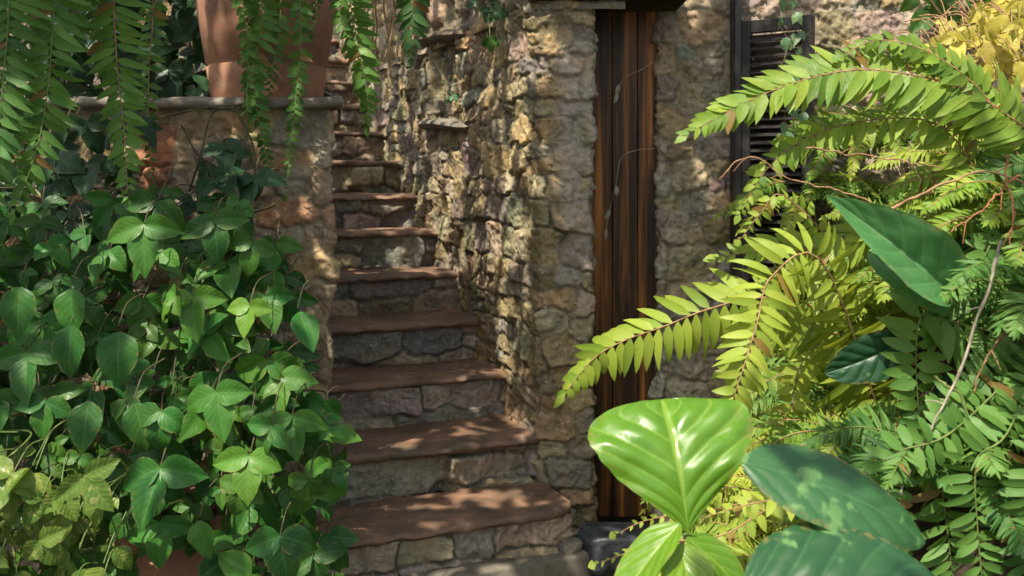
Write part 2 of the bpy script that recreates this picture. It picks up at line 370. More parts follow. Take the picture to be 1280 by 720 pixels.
def masonry(name, path, z0, z1, res=.007, seed=1, sw=.19, sh=.125, amp=.03, mat=None, pal=PAL, parent=None, depth_fn=None, rnd=.02, mortar=(.12, .10, .07), special=None, warp=.02, gap=.012, topfn=None, rough=.006):
    path = np.asarray(path, float)
    seg = np.linalg.norm(np.diff(path, axis=0), axis=1); cum = np.concatenate([[0], np.cumsum(seg)]); Lp = cum[-1]
    nu = int(Lp / res) + 1; u = np.linspace(0, Lp, nu)
    nz = int((z1 - z0) / res) + 1; z = np.linspace(z0, z1, nz)
    xy = np.stack([np.interp(u, cum, path[:, k]) for k in range(2)], 1)
    k = max(1, int(rnd / res))
    pad = np.pad(xy, ((k, k), (0, 0)), mode='reflect', reflect_type='odd')
    ker = np.ones(2 * k + 1) / (2 * k + 1)
    xy = np.stack([np.convolve(pad[:, i], ker, 'valid') for i in range(2)], 1)
    T = np.gradient(xy, axis=0); T /= np.linalg.norm(T, axis=1)[:, None] + 1e-9
    Nn = np.stack([T[:, 1], -T[:, 0]], 1)            # right-hand side of the path = outward
    R = np.random.default_rng(seed)
    sites = []; zz = z0 - .1
    while zz < z1 + .15:
        h = sh * R.uniform(.6, 1.4); x = -R.uniform(0, sw)
        while x < Lp + sw:
            w = sw * R.uniform(.5, 1.6)
            if R.random() < .22 and h > sh * .9:     # two small stones on top of each other
                sites.append((x + w / 2, zz + h * .27, w / 2, h * .27)); sites.append((x + w / 2 + R.normal(0, .01), zz + h * .77, w / 2, h * .23))
            else:
                sites.append((x + w / 2 + R.normal(0, .012), zz + h / 2 + R.normal(0, .014), w / 2, h / 2))
            x += w
        zz += h
    S = np.array(sites); ns = len(S)
    U, Z = np.meshgrid(u, z, indexing='ij')
    Uw = U + warp * fbm(U * 7, Z * 7, seed + 3, 3); Zw = Z + warp * fbm(U * 7 + 40, Z * 7 + 11, seed + 5, 3)
    uf = Uw.ravel(); zf = Zw.ravel()
    i1 = np.zeros(len(uf), int); d1 = np.full(len(uf), 1e9); d2 = np.full(len(uf), 1e9)
    for i, (a, c, w, h) in enumerate(S):
        near = np.where((np.abs(uf - a) < w * 2 + .05) & (np.abs(zf - c) < h * 2 + .05))[0]
        if not len(near): continue
        m = .8 * min(w, h)
        qx = np.abs(uf[near] - a) - (w - m); qz = np.abs(zf[near] - c) - (h - m)
        d = np.hypot(np.maximum(qx, 0), np.maximum(qz, 0)) + np.minimum(np.maximum(qx, qz), 0) - m
        o1 = d1[near]; o2 = d2[near]
        isn = d < o1
        d2[near] = np.where(isn, o1, np.minimum(o2, d)); d1[near] = np.where(isn, d, o1)
        i1[near[isn]] = i
    e = np.minimum(d2 - d1, .2) * .5                 # distance to the joint
    a_i = R.uniform(.45, 1.25, ns); off = R.normal(0, .25, ns); gx = R.normal(0, .13, ns); gz = R.normal(0, .15, ns)
    ci = pal[R.integers(0, len(pal), ns)] * R.uniform(.75, 1.2, (ns, 1)) * (1 + R.normal(0, .05, (ns, 3)))
    e = e + .004 * fbm(uf * 60, zf * 60, seed + 9, 2)
    bul = sstep(0, gap * 1.0, e)
    du = uf - S[i1, 0]; dz = zf - S[i1, 1]
    H = bul * (amp * (a_i[i1] * .8 + off[i1] * .6) + gx[i1] * du + gz[i1] * dz)
    fine = fbm(uf * 24, zf * 24, seed + 20, 4)
    rid = np.abs(fbm(uf * 13 + 3, zf * 11, seed + 30, 3))
    hf = fbm(uf * 75, zf * 75, seed + 60, 3)
    H = H + rough * .45 * hf + rough * fine * (.35 + .65 * bul) - rough * 1.2 * bul * sstep(.1, .0, rid) + .012 * fbm(uf * 2.5, zf * 2.5, seed + 40, 2)
    col = ci[i1] * (1 + .20 * fine[:, None] + .12 * hf[:, None])
    mm = (1 - sstep(gap * .25, gap * .75, e))[:, None]
    mcol = np.array(mortar) * (1 + .3 * fbm(uf * 9, zf * 9, seed + 50, 3))[:, None]
    col = col * (1 - mm) + mcol * mm
    if special is not None: H, col = special(U.ravel(), Z.ravel(), H, col)
    H = H.reshape(nu, nz)
    if depth_fn is not None: H = H + depth_fn(U, Z)
    xyz = np.concatenate([np.broadcast_to(xy[:, None], (nu, nz, 2)) + Nn[:, None] * H[..., None], Z[..., None]], -1)
    if topfn is not None: xyz[..., 2] = np.minimum(xyz[..., 2], topfn(U))
    b = MB(); b.add(xyz.reshape(-1, 3), gridquads(nu, nz)[:, ::-1], np.stack([U.ravel(), Z.ravel()], 1), np.concatenate([np.clip(col, .01, 1), np.ones((len(col), 1))], 1))
    return b.build(name, mat or M_STONE, parent)

def box(b, lo, hi, bev=.004, mat=0, frame=None, tint=(.5, 0, .5)):
    "bevelled box in the axes of frame=(origin, ex, ey, ez)"
    lo = np.asarray(lo, float); hi = np.asarray(hi, float)
    import itertools
    bm_v = []; quads = []
    # chamfered box: for each axis a face inset by bev
    def vid(p): bm_v.append(p); return len(bm_v) - 1
    F_ = {}
    for ax in range(3):
        o = [i for i in range(3) if i != ax]
        for sg in (0, 1):
            ids = []
            for (s1, s2) in ((0, 0), (1, 0), (1, 1), (0, 1)):
                p = np.zeros(3); p[ax] = (lo, hi)[sg][ax]
                for k, ss in zip(o, (s1, s2)): p[k] = hi[k] - bev if ss else lo[k] + bev
                i = vid(p); ids.append(i); F_[(ax, sg, s1, s2)] = i
            quads.append(ids if (sg == 1) ^ (ax == 1) else ids[::-1])
    for ax in range(3):
        o1, o2 = [i for i in range(3) if i != ax]
        for s1 in (0, 1):
            for s2 in (0, 1):
                def key(face_ax, sg, end):
                    oo = [i for i in range(3) if i != face_ax]
                    val = {ax: end, o1: s1, o2: s2}
                    return F_[(face_ax, sg, val[oo[0]], val[oo[1]])]
                quads.append([key(o1, s1, 0), key(o1, s1, 1), key(o2, s2, 1), key(o2, s2, 0)])
    for s0 in (0, 1):
        for s1 in (0, 1):
            for s2 in (0, 1):
                a_, b_, c_ = F_[(0, s0, s1, s2)], F_[(1, s1, s0, s2)], F_[(2, s2, s0, s1)]
                quads.append([a_, b_, c_, c_])
    v = np.array(bm_v)
    if frame is not None:
        o, ex, ey, ez = [np.asarray(x, float) for x in frame]
        v = o + v[:, :1] * ex + v[:, 1:2] * ey + v[:, 2:] * ez
    b.add(v, quads, None, (*tint, 1), mat)

# ------------------------------------------------------------------ setting: ground and bank
def bank_h(X, Y):
    r = sstep(.42, 1.75, X + .10 * np.sin(Y * 3.1)) * 1.55 * sstep(1.2, 2.3, Y + .35 * X) * (1 - .35 * sstep(3.2, 4.3, Y))
    return -.13 + r
g = MB(); xs = np.concatenate([np.linspace(-60, -4, 12), np.linspace(-3.6, 3.6, 90), np.linspace(4, 60, 12)]); ys = np.concatenate([np.linspace(-60, -2, 12), np.linspace(-1.6, 6, 90), np.linspace(6.5, 60, 12)])
X, Y = np.meshgrid(xs, ys, indexing='ij')
g.add(np.stack([X, Y, -.14 + .008 * fbm(X * 5, Y * 5, 2)], -1).reshape(-1, 3), gridquads(len(xs), len(ys))[:, ::-1])
tag(g.build('ground', M_GROUND), kind='structure')
g = MB(); xs = np.linspace(.36, 3.2, 120); ys = np.linspace(.9, 4.12, 120); X, Y = np.meshgrid(xs, ys, indexing='ij')
Zb = bank_h(X, Y) + .035 * fbm(X * 8, Y * 8, 4) - .03
g.add(np.stack([X, Y, Zb], -1).reshape(-1, 3), gridquads(120, 120)[:, ::-1])
tag(g.build('planted_bank', M_SOIL), kind='structure')

# ------------------------------------------------------------------ staircase
E1 = V(.925, .38, 0); E1 /= np.linalg.norm(E1); E2 = V(-E1[1], E1[0], 0); O = V(.254, 3.67, 0)
RISE, RUN = .19, .34
stair = empty('stone_staircase', O, 'steep stone staircase with rust brown slab treads climbing between the rubble walls', 'staircase')
def sp(a, b_, z): return O + E1 * a + E2 * b_ + V(0, 0, z)
def tread(n):
    ztop = RISE * (n + 1); L = 1.32 if n == 0 else 1.0; th = .037 + .006 * math.sin(n * 2.3)
    nu = 150; a = np.linspace(-L, .0 if n == 0 else .06, nu)
    dep = RUN + .03
    prof = [(dep, 0)] + [(x, 0) for x in np.linspace(dep * .9, .03, 14)]
    r = th / 2
    for q in np.linspace(0, math.pi, 9): prof.append((r * .8 - r * .8 * math.sin(q) - .0, -r + r * math.cos(q)))
    prof += [(x, -th) for x in np.linspace(.04, dep, 5)]
    prof = np.array(prof); m = len(prof)
    A, I = np.meshgrid(a, np.arange(m), indexing='ij')
    B = prof[I, 0]; Zp = prof[I, 1]
    wob = .009 * fbm(a * 4, a * 0 + n * 7.7, 31, 5, .6)[:, None] + .006 * math.sin(n * 5)
    front = np.clip(1 - B / .12, 0, 1)
    B = B + wob * front
    Zp = Zp + .005 * fbm(A * 6, B * 8 + n * 3, 33, 4) * (Zp > -th * .6) + .004 * fbm(A * 22, B * 22 + n, 35, 3) * front - .006 * sstep(.06, .0, B) * (1 + vnoise(a * 9, a * 0 + n, 5))[:, None] * (Zp > -th * .6)
    if n == 0:
        d = np.clip((a - (-.13)) / .13, 0, 1)[:, None]
        cut = .07 * (1 - np.sqrt(np.clip(1 - d ** 2, 0, 1)))
        B = B + (cut + .0) * np.clip(1 - B / dep, 0, 1)
    P_ = O + A[..., None] * E1 + B[..., None] * E2 + (ztop + Zp)[..., None] * V(0, 0, 1)
    b = MB(); b.add(P_.reshape(-1, 3), gridquads(nu, m))
    for row, flip in ((0, 1), (nu - 1, 0)):          # end caps
        ring = P_[row]; c = ring.mean(0)
        q = [[i, i + 1, m, m] if flip else [i + 1, i, m, m] for i in range(m - 1)]
        b.add(np.vstack([ring, c]), q)
    b.build('tread', M_TREAD, stair)
def riser(n):
    b0 = n * RUN + .035
    L = 1.32 if n == 0 else 1.0
    p0 = sp(-L, .035, 0); p1 = sp(-.015 if n == 0 else .06, .035, 0)
    path = [p0[:2], p1[:2]]
    if n == 0: path.append((p1 + E2 * .3)[:2])
    big = n < 4
    masonry('riser', path, RISE * n - (.20 if n == 0 else .01), RISE * (n + 1) - .03, .006 if big else .01, 60 + n, .30, .15, .016, M_RISER, PAL_RISER, None, mortar=(.10, .09, .075), warp=.022, gap=.013, rough=.006)
    return bpy.context.scene.collection.objects[-1]
NST = 15
for n in range(NST):
    o_save = O.copy()
    O = O + E2 * RUN * n
    tread(n)
    r_ = riser(n)
    O = o_save
    r_.parent = stair; r_.location = -np.array(stair.location)
# low ledge under the first step
b = MB(); box(b, (-1.3, -.05, -.10), (.03, .10, .03), .012, frame=(O, E1, E2, V(0, 0, 1)))
b.build('bottom_ledge', M_SLAB, stair)

# ------------------------------------------------------------------ walls
PC = V(.118, 3.985)                              # front corner of the pillar
farp = PC + E2[:2] * 4.6
def niche(U, Z):
    s = U - 0
    m = sstep(.0, .012, s - nA) * sstep(.0, .012, nB - s) * sstep(0, .012, Z - 1.70) * sstep(0, .012, 2.13 - Z)
    return -.04 * m
L_front = .209; L_rev = .30
# path runs so that its right-hand side faces out: far end of stair wall -> corner -> front -> reveal at the door
nA = 4.6 - 1.42; nB = 4.6 - .95
def pillar_special(U, Z, H, col):
    # weathered stair-side: pale runs of lime down the face
    s = 4.6 - U
    run = sstep(.35, .75, fbm(U * 16, Z * 1.3, 77, 3)) * sstep(.02, .25, s) * sstep(1.1, 1.9, Z)
    H = H + .022 * run * 1
    pp = sstep(.0, .5, fbm(U * 9 + 2, Z * 4, 91, 4) + .55) * sstep(4.63, 4.70, U) * sstep(.9, 1.4, Z) * sstep(2.1, 1.8, Z)
    col = col * (1 - .6 * pp[:, None]) + np.array((.33, .30, .27)) * .6 * pp[:, None]
    col = col * (1 - .35 * run[:, None]) + np.array((.42, .35, .24)) * .35 * run[:, None]
    return H, col
masonry('stone_wall', [farp, PC, PC + V(L_front, .0), PC + V(L_front + .004, L_rev)], -.16, 2.135, 0.006, 5, .15, .108, .013, M_STONE, PAL, None, niche, rnd=.022, gap=.011, rough=.006, special=pillar_special)
tag(bpy.context.scene.collection.objects[-1], 'golden brown rubble wall with a square pillar end, right of the staircase', 'wall')
masonry('stone_wall', [farp, PC, PC + V(.34, 0.0)], 2.105, 3.3, .02, 6, .17, .125, .036, M_STONE)
tag(bpy.context.scene.collection.objects[-1], 'rubble walling above the timber lintel over the pillar', 'wall')
b = MB(); box(b, (-.05, -.06, 2.14), (.60, .26, 2.27), .012, frame=((PC[0], PC[1], 0), V(1, 0, 0), V(0, 1, 0), V(0, 0, 1)))
tag(b.build('lintel_beam', M_LINTEL), 'dark mossy timber lintel across the pillar top and doorway', 'beam')
# sill and lintel of the niche
for nm, zc, lab, hh in (('niche_sill', 1.69, 'rough grey stone sill of the niche in the stair wall', .028), ('niche_lintel', 2.145, 'dark stone slab over the niche in the stair wall', .03)):
    b = MB(); nn_ = 26; s = np.linspace(.86, 1.50, nn_); ang = np.linspace(0, 2 * np.pi, 13)
    rad = (1 + .25 * vnoise(s * 17, s * 0 + zc, 4)) * np.clip(np.minimum(np.arange(nn_), nn_ - 1 - np.arange(nn_)) / 2, .02, 1) ** .5
    Pp = np.array([[*(PC + E2[:2] * si), zc + .014 * math.sin(si * 6) + .03 * (si - 1.2)] for si in s])
    out = V(-E1[0], -E1[1], 0)
    ring = Pp[:, None] + (np.cos(ang)[None, :, None] * .065 * rad[:, None, None] + .01) * out + np.sin(ang)[None, :, None] * hh * rad[:, None, None] * V(0, 0, 1)
    b.add(ring.reshape(-1, 3), gridquads(nn_, 13))
    tag(b.build(nm, M_SLAB if 'sill' in nm else M_TRUNK), lab, 'sill' if 'sill' in nm else 'lintel')
# door wall
DW = 4.25
WX = .632
masonry('stone_wall', [(WX, DW + .25), (WX, DW), (3.6, DW)][0:3], -.16, 3.0, .0075, 8, .15, .12, .012, M_STONE_PALE, PAL_PALE, None, rnd=.02, mortar=(.19, .165, .13), rough=.010)
tag(bpy.context.scene.collection.objects[-1], 'pale grey beige rubble wall between the wooden door and the shutter', 'wall')
# left planter wall
LC = V(-.655, 3.555)
def red_stone(U, Z, H, col):
    k = sstep(1.06, .94, np.abs((U - ru + .03 * fbm(U * 9, Z * 9, 3, 3)) / .07) ** 4 + np.abs((Z - 1.50 + .03 * fbm(U * 8, Z * 8, 13, 3)) / .11) ** 4)[:, None]
    return H, col * (1 - k) + np.array((.26, .115, .065)) * k * (1 + .25 * fbm(U * 30, Z * 30, 5, 3)[:, None])
lw = [(-3.2, LC[1] + .0), LC, LC + E2[:2] * 3.2]
ru = (at(200, 0, 3.55)[0] + 3.2)
masonry('planter_wall', lw, -.16, 1.672, .0075, 12, .17, .15, .014, M_STONE, np.array([(.30, .225, .125), (.25, .195, .12), (.28, .235, .17), (.21, .18, .135), (.26, .17, .095)]), None, rnd=.02, mortar=(.20, .165, .11), special=red_stone)
wall_l = tag(bpy.context.scene.collection.objects[-1], 'tan rubble planter wall left of the stairs, under the grey cap slab', 'wall')
b = MB(); xs = np.linspace(-3.2, -.0, 260)
pf = [(.66, 1.714)] + [(q, 1.714) for q in np.linspace(.5, -.03, 10)] + [(-.045, 1.708), (-.052, 1.696), (-.05, 1.684), (-.04, 1.674), (.02, 1.672), (.3, 1.672), (.66, 1.672), (.66, 1.714)]
pf = np.array(pf); A, I = np.meshgrid(xs, np.arange(len(pf)), indexing='ij'); By = pf[I, 0]; Bz = pf[I, 1]
fr_ = (By < .1)
joint = np.exp(-(((xs + .5) % .62 - .31) / .006) ** 2)[:, None]
By2 = By + fr_ * (.010 * fbm(xs * 5, xs * 0 + 3, 61, 4)[:, None] + .006 * fbm(A * 30, Bz * 200, 62, 3) + .012 * joint)
Bz2 = Bz + .004 * fbm(A * 14, By * 14, 63, 3) * (By < .5) - .006 * joint * (Bz > 1.69)
Pp = np.stack([LC[0] + .03 + A + By2 * E2[0] / E2[1], LC[1] + By2, Bz2], -1)
b.add(Pp.reshape(-1, 3), gridquads(260, len(pf)))
c_ = Pp[-1].mean(0); b.add(np.vstack([Pp[-1], c_]), [[q + 1, q, len(pf), len(pf)] for q in range(len(pf) - 1)])
tag(b.build('cap_slab', M_SLAB), 'grey stone cap slab along the top of the planter wall', 'slab')
# wall closing the head of the stairs
ep = sp(0, NST * RUN + .4, 0)
masonry('stone_wall', [(ep - E1 * 2.6)[:2], (ep + E1 * .6)[:2]], 1.0, 5.0, .03, 15, .2, .14, .03, M_STONE)
tag(bpy.context.scene.collection.objects[-1], 'shaded stone wall closing the head of the staircase', 'wall')

# ------------------------------------------------------------------ door
d0 = empty('wooden_door', (.42, 4.30, -.06), 'dark weathered plank door with orange brown streaks, between pillar and pale wall', 'door')
px0 = .20
for i, w in enumerate((.115, .125, .11, .12)):
    b = MB(); box(b, (px0, 4.285 + .0025 * (i % 2), -.06), (px0 + w - .0025, 4.325, 2.3), .002); b.build('plank', M_DOOR, d0, smooth=False); px0 += w
b = MB(); box(b, (.27, 4.225, -.06), (.335, 4.283, 2.3), .005); b.build('door_post', M_FRAMEW, d0, smooth=False)
b = MB(); box(b, (.20, 4.33, -.1), (.66, 4.36, 2.35), .003); b.build('backing_board', M_SHUT, d0, smooth=False)

# ------------------------------------------------------------------ shutter
hx = at(924, 0, 4.2)[0]
sh0 = empty('louvered_shutter', (hx, 4.17, .8), 'dark brown louvered shutter standing ajar behind the fern tips', 'shutter')
an = math.radians(36); ex = V(math.cos(an), -math.sin(an), 0); ey = V(math.sin(an), math.cos(an), 0)
fr = (V(hx, 4.16, 0), ex, ey, V(0, 0, 1))
SW, z0s, z1s = .31, .72, 2.085
for nm, lo, hi in (('stile', (0, -.018, z0s), (.045, .018, z1s)), ('stile', (SW - .045, -.018, z0s), (SW, .018, z1s)), ('rail', (.0455, -.016, z1s - .055), (SW - .0455, .016, z1s - .001)), ('rail', (.0455, -.016, z0s + .001), (SW - .0455, .016, z0s + .08))):
    b = MB(); box(b, lo, hi, .003, frame=fr); b.build(nm, M_SHUT, sh0, smooth=False)
for zz in np.linspace(z0s + .10, z1s - .078, 37):
    b = MB(); tl = math.radians(52)
    fz = V(0, 0, 1) * math.cos(tl) + ey * math.sin(tl) * -1
    fy = np.cross(fz, ex)
    ez2 = unit(V(0, 0, 1) * math.cos(tl) + ey * math.sin(tl)); ey2 = np.cross(ez2, ex)
    box(b, (.046, -.0035, -.026), (SW - .046, .0035, .026), .0022, frame=(fr[0] + V(0, 0, zz), ex, ey2, ez2)); b.build('slat', M_SHUT, sh0, smooth=False)
b = MB(); box(b, (-.035, -.0, .6), (-.004, .09, 2.5), .004, frame=(V(hx, 4.135, 0), V(1, 0, 0), V(0, 1, 0), V(0, 0, 1)))
b.build('hinge_post', M_SHUT, sh0, smooth=False)

# ------------------------------------------------------------------ slate block by the door
def rock(name, c, size, mat, seed, label, cat, rot=0., flat=.0):
    b = MB(); nu, nv = 22, 34; th = np.linspace(0, np.pi, nu); ph = np.linspace(0, 2 * np.pi, nv)
    d = np.stack(np.broadcast_arrays(np.sin(th)[:, None] * np.cos(ph), np.sin(th)[:, None] * np.sin(ph), np.cos(th)[:, None]), -1)
    p = np.sign(d) * np.abs(d) ** .28
    p = p * (1 + .12 * (vnoise(p[..., 0] * 2 + seed, p[..., 1] * 2 + p[..., 2] * 1.7, seed) + .4 * vnoise(p[..., 0] * 5, p[..., 1] * 5 + p[..., 2] * 4, seed + 1)))[..., None]
    p[..., 2] *= (1 - flat * p[..., 0])
    p = p * np.array(size) / 2
    c_, s_ = math.cos(rot), math.sin(rot)
    p = np.stack([p[..., 0] * c_ - p[..., 1] * s_, p[..., 0] * s_ + p[..., 1] * c_, p[..., 2]], -1)
    b.add((p + np.asarray(c)).reshape(-1, 3), gridquads(nu, nv)[:, ::-1])
    return tag(b.build(name, mat, smooth=True, origin=c), label, cat)
rock('slate_block', at(768, 672, 3.72) + V(0, 0, -.03), (.26, .20, .115), M_SLATE, 5, 'wet blue black slate block lying at the foot of the wooden door', 'stone', .45, .25)

# ------------------------------------------------------------------ terracotta pots
def lathe(b, c, prof, k=64, wob=.0):
    prof = np.asarray(prof, float); an = np.linspace(0, 2 * np.pi, k + 1)
    v = np.stack(np.broadcast_arrays(prof[:, 0][:, None] * np.cos(an), prof[:, 0][:, None] * np.sin(an), prof[:, 1][:, None]), -1)
    b.add((np.asarray(c) + v).reshape(-1, 3), gridquads(len(prof), k + 1)[:, ::-1])
pc = V(at(334, 0, 3.86)[0], 3.86, 1.714)
pot = empty('terracotta_pot', pc, 'large terracotta pot standing on the cap slab of the planter wall', 'pot')
b = MB(); lathe(b, pc, [(0, 0), (.205, 0), (.216, .012), (.225, .09), (.231, .135), (.225, .14), (.224, .148), (.233, .154), (.262, .33), (.285, .50), (.262, .50), (.24, .33), (.22, .1), (0, .06)])
b.build('body', M_TERRA, pot)
b = MB(); lathe(b, pc, [(.286, .50), (.312, .505), (.318, .53), (.316, .575), (.30, .585), (.275, .58), (.266, .50)]); b.build('rim', M_TERRA, pot)
b = MB(); lathe(b, pc, [(.26, .49), (.15, .53), (0, .545)][::-1]); b.build('soil', M_SOIL, pot)
pc2 = V(at(222, 0, 3.12)[0], 3.12, -.13)
pot2 = empty('terracotta_pot', pc2, 'terracotta pot half buried in the vine leaves below the planter wall', 'pot')
b = MB(); lathe(b, pc2, [(0, 0), (.13, 0), (.14, .02), (.185, .44), (.165, .44), (.12, .05), (0, .05)]); b.build('body', M_TERRA, pot2)
b = MB(); lathe(b, pc2, [(.186, .44), (.205, .442), (.208, .51), (.195, .515), (.172, .51), (.168, .44)]); b.build('rim', M_TERRA, pot2)
b = MB(); lathe(b, pc2, [(.165, .45), (.1, .47), (0, .48)][::-1]); b.build('soil', M_SOIL, pot2)

# ------------------------------------------------------------------ hanging ferns, upper left
px_ = lambda p, Y: p * Y / F
FG = [L_FERN_G, M_DRY]; FD = [L_FERN_D, M_GRST]; FY = [L_FERN_Y, M_DRY]; FGG = [L_FERN_G, M_GRST]
R1 = at(70, -190, 2.9)
f1 = fern_root('hanging_fern', R1, 'long green fern fronds hanging from above at the far left', None)
CN = V(.0, -1, .25)
for path, hf, n, tn, Y in [
    ([(70, -190, 2.9), (72, -60, 2.66), (66, 30), (60, 110), (45, 190), (18, 265)], 52, 46, (.85, .22, .5), 2.66),
    ([(70, -190, 2.9), (20, -60, 2.62), (8, 60), (-2, 160), (-14, 270)], 56, 46, (.6, .08, .5), 2.62),
    ([(70, -190, 2.9), (40, -20, 2.72), (30, 90), (30, 170), (30, 255)], 42, 42, (.45, .05, .5), 2.72),
    ([(70, -190, 2.9), (100, -60, 2.78), (95, 10), (80, 60), (60, 100)], 40, 34, (.5, .1, .5), 2.78),
    ([(70, -190, 2.9), (0, -40, 2.72), (-10, 30), (5, 120), (10, 220)], 40, 26, (.2, .0, .5), 2.75)]:
    add_frond(f1, FGG, P3(path), CN + rng.normal(0, .15, 3), px_(hf, Y), n, tn, fa=.05, fa1=.55, droop=.5, hang=.2, jit=.24, wid=.95, curl=.15)
R2 = at(150, -190, 2.95)
f2 = fern_root('hanging_fern', R2, 'olive green hanging fern with a brown tinged frond in front of the cap slab', None)
for path, hf, n, tn, Y in [
    ([(150, -190, 2.95), (140, -60, 2.8), (143, 20), (147, 90), (155, 160), (160, 248)], 44, 48, (.8, .34, .5), 2.8),
    ([(150, -190, 2.95), (185, -60, 2.9), (200, -20), (192, 8), (175, 20)], 22, 16, (.6, .3, .5), 2.9),
    ([(150, -190, 2.95), (128, -60, 2.86), (124, 10), (128, 60), (140, 110)], 36, 32, (.45, .15, .5), 2.86),
    ([(150, -190, 2.95), (190, -20, 3.2), (186, 90), (186, 160), (190, 230)], 20, 34, (.45, .15, .5), 3.2)]:
    add_frond(f2, FG, P3(path), CN + rng.normal(0, .15, 3), px_(hf, Y), n, tn, fa=.05, fa1=.55, droop=.5, hang=.2, jit=.24, wid=.95, curl=.15)
R3 = pc + V(0.02, -.02, .55)
f3 = fern_root('potted_fern', R3, 'fern trailing its long fronds over the front of the large terracotta pot', None)
r3 = (334, -110, 3.82)
for path, hf, n, tn, Y in [
    ([r3, (330, -130, 3.6), (328, -60, 3.46), (326, 40), (316, 100), (328, 170), (340, 225)], 27, 54, (.6, .2, .5), 3.46),
    ([r3, (362, -130, 3.6), (372, -60, 3.45), (376, 50), (370, 120), (364, 180), (356, 245)], 20, 56, (.6, .2, .5), 3.45),
    ([r3, (345, -130, 3.6), (352, -60, 3.48), (350, 30), (342, 80), (334, 130)], 22, 40, (.45, .15, .5), 3.48),
    ([r3, (310, -130, 3.6), (306, -60, 3.48), (312, 10), (306, 50), (300, 75)], 16, 34, (.5, .3, .5), 3.5),
    ([r3, (385, -130, 3.62), (396, -60, 3.52), (397, -20), (394, 20), (390, 42)], 16, 30, (.4, .1, .5), 3.52),
    ([r3, (310, -120, 3.6), (300, -40, 3.45), (310, 60), (308, 140), (313, 190)], 20, 40, (.5, .3, .5), 3.48),
    ([r3, (420, -130, 3.68), (424, -60, 3.62), (438, 5), (448, 60), (458, 110), (459, 160)], 36, 46, (.95, .36, .5), 3.62),
    ([r3, (400, -130, 3.62), (415, -80, 3.56), (430, -20), (425, 20), (436, 50)], 30, 32, (.8, .3, .5), 3.56)]:
    add_frond(f3, FGG, P3(path), CN + rng.normal(0, .2, 3), px_(hf, Y), n, tn, fa=.1, fa1=.55, droop=.5, hang=.2, jit=.2, wid=1.15)
R4 = at(520, -170, 4.4)
f4 = fern_root('hanging_fern', R4, 'small blue green fern frond hanging over the upper steps', None)
for path, hf, n, tn in [([(520, -170, 4.4), (517, -60, 4.2), (516, 10), (514, 72)], 36, 32, (.85, .1, .5)), ([(520, -170, 4.4), (560, -80, 4.3), (600, -40, 4.3), (625, 10, 4.3)], 20, 20, (.4, .1, .5))]:
    add_frond(f4, FD, P3(path), CN, px_(hf, 4.2), n, tn, fa=.1, fa1=.6, droop=.5, hang=.3, jit=.15)

# ------------------------------------------------------------------ left vines
def inpoly(x, y, P):
    c = False; j = len(P) - 1
    for i in range(len(P)):
        if (P[i][1] > y) != (P[j][1] > y) and x < (P[j][0] - P[i][0]) * (y - P[i][1]) / (P[j][1] - P[i][1]) + P[i][0]: c = not c
        j = i
    return c

def trifoliate(b, P, d, n, L, tint, droop=.5, three=True, mat=0):
    d = unit(d); n = unit(np.asarray(n) - d * np.dot(n, d)); s = np.cross(d, n)
    W = L * random.uniform(.60, .74)
    def tn(): return (min(1, max(0, tint[0] + random.gauss(0, .14))), min(1, max(0, tint[1] + random.gauss(0, .05))), .88 if random.random() < .02 and L < .105 else .5)
    leaf(b, P + d * L * .10, d + rng.normal(0, .12, 3), n + rng.normal(0, .15, 3), L, W, 'ovate', random.uniform(.1, .45), droop * random.uniform(.5, 1.5), tn(), 10, 7, wav=.09, mat=mat, quilt=(.05, 7, 2.1))
    if three:
        for sg in (-1, 1):
            dd = unit(d * random.uniform(.1, .5) + s * sg + n * random.uniform(-.1, .15))
            leaf(b, P, dd, n + s * sg * random.uniform(.0, .4) + rng.normal(0, .12, 3), L * random.uniform(.78, .95), W * .9, 'ovate', random.uniform(.1, .45), droop * random.uniform(.5, 1.6), tn(), 10, 7, wav=.09, mat=mat, quilt=(.05, 7, 2.1))

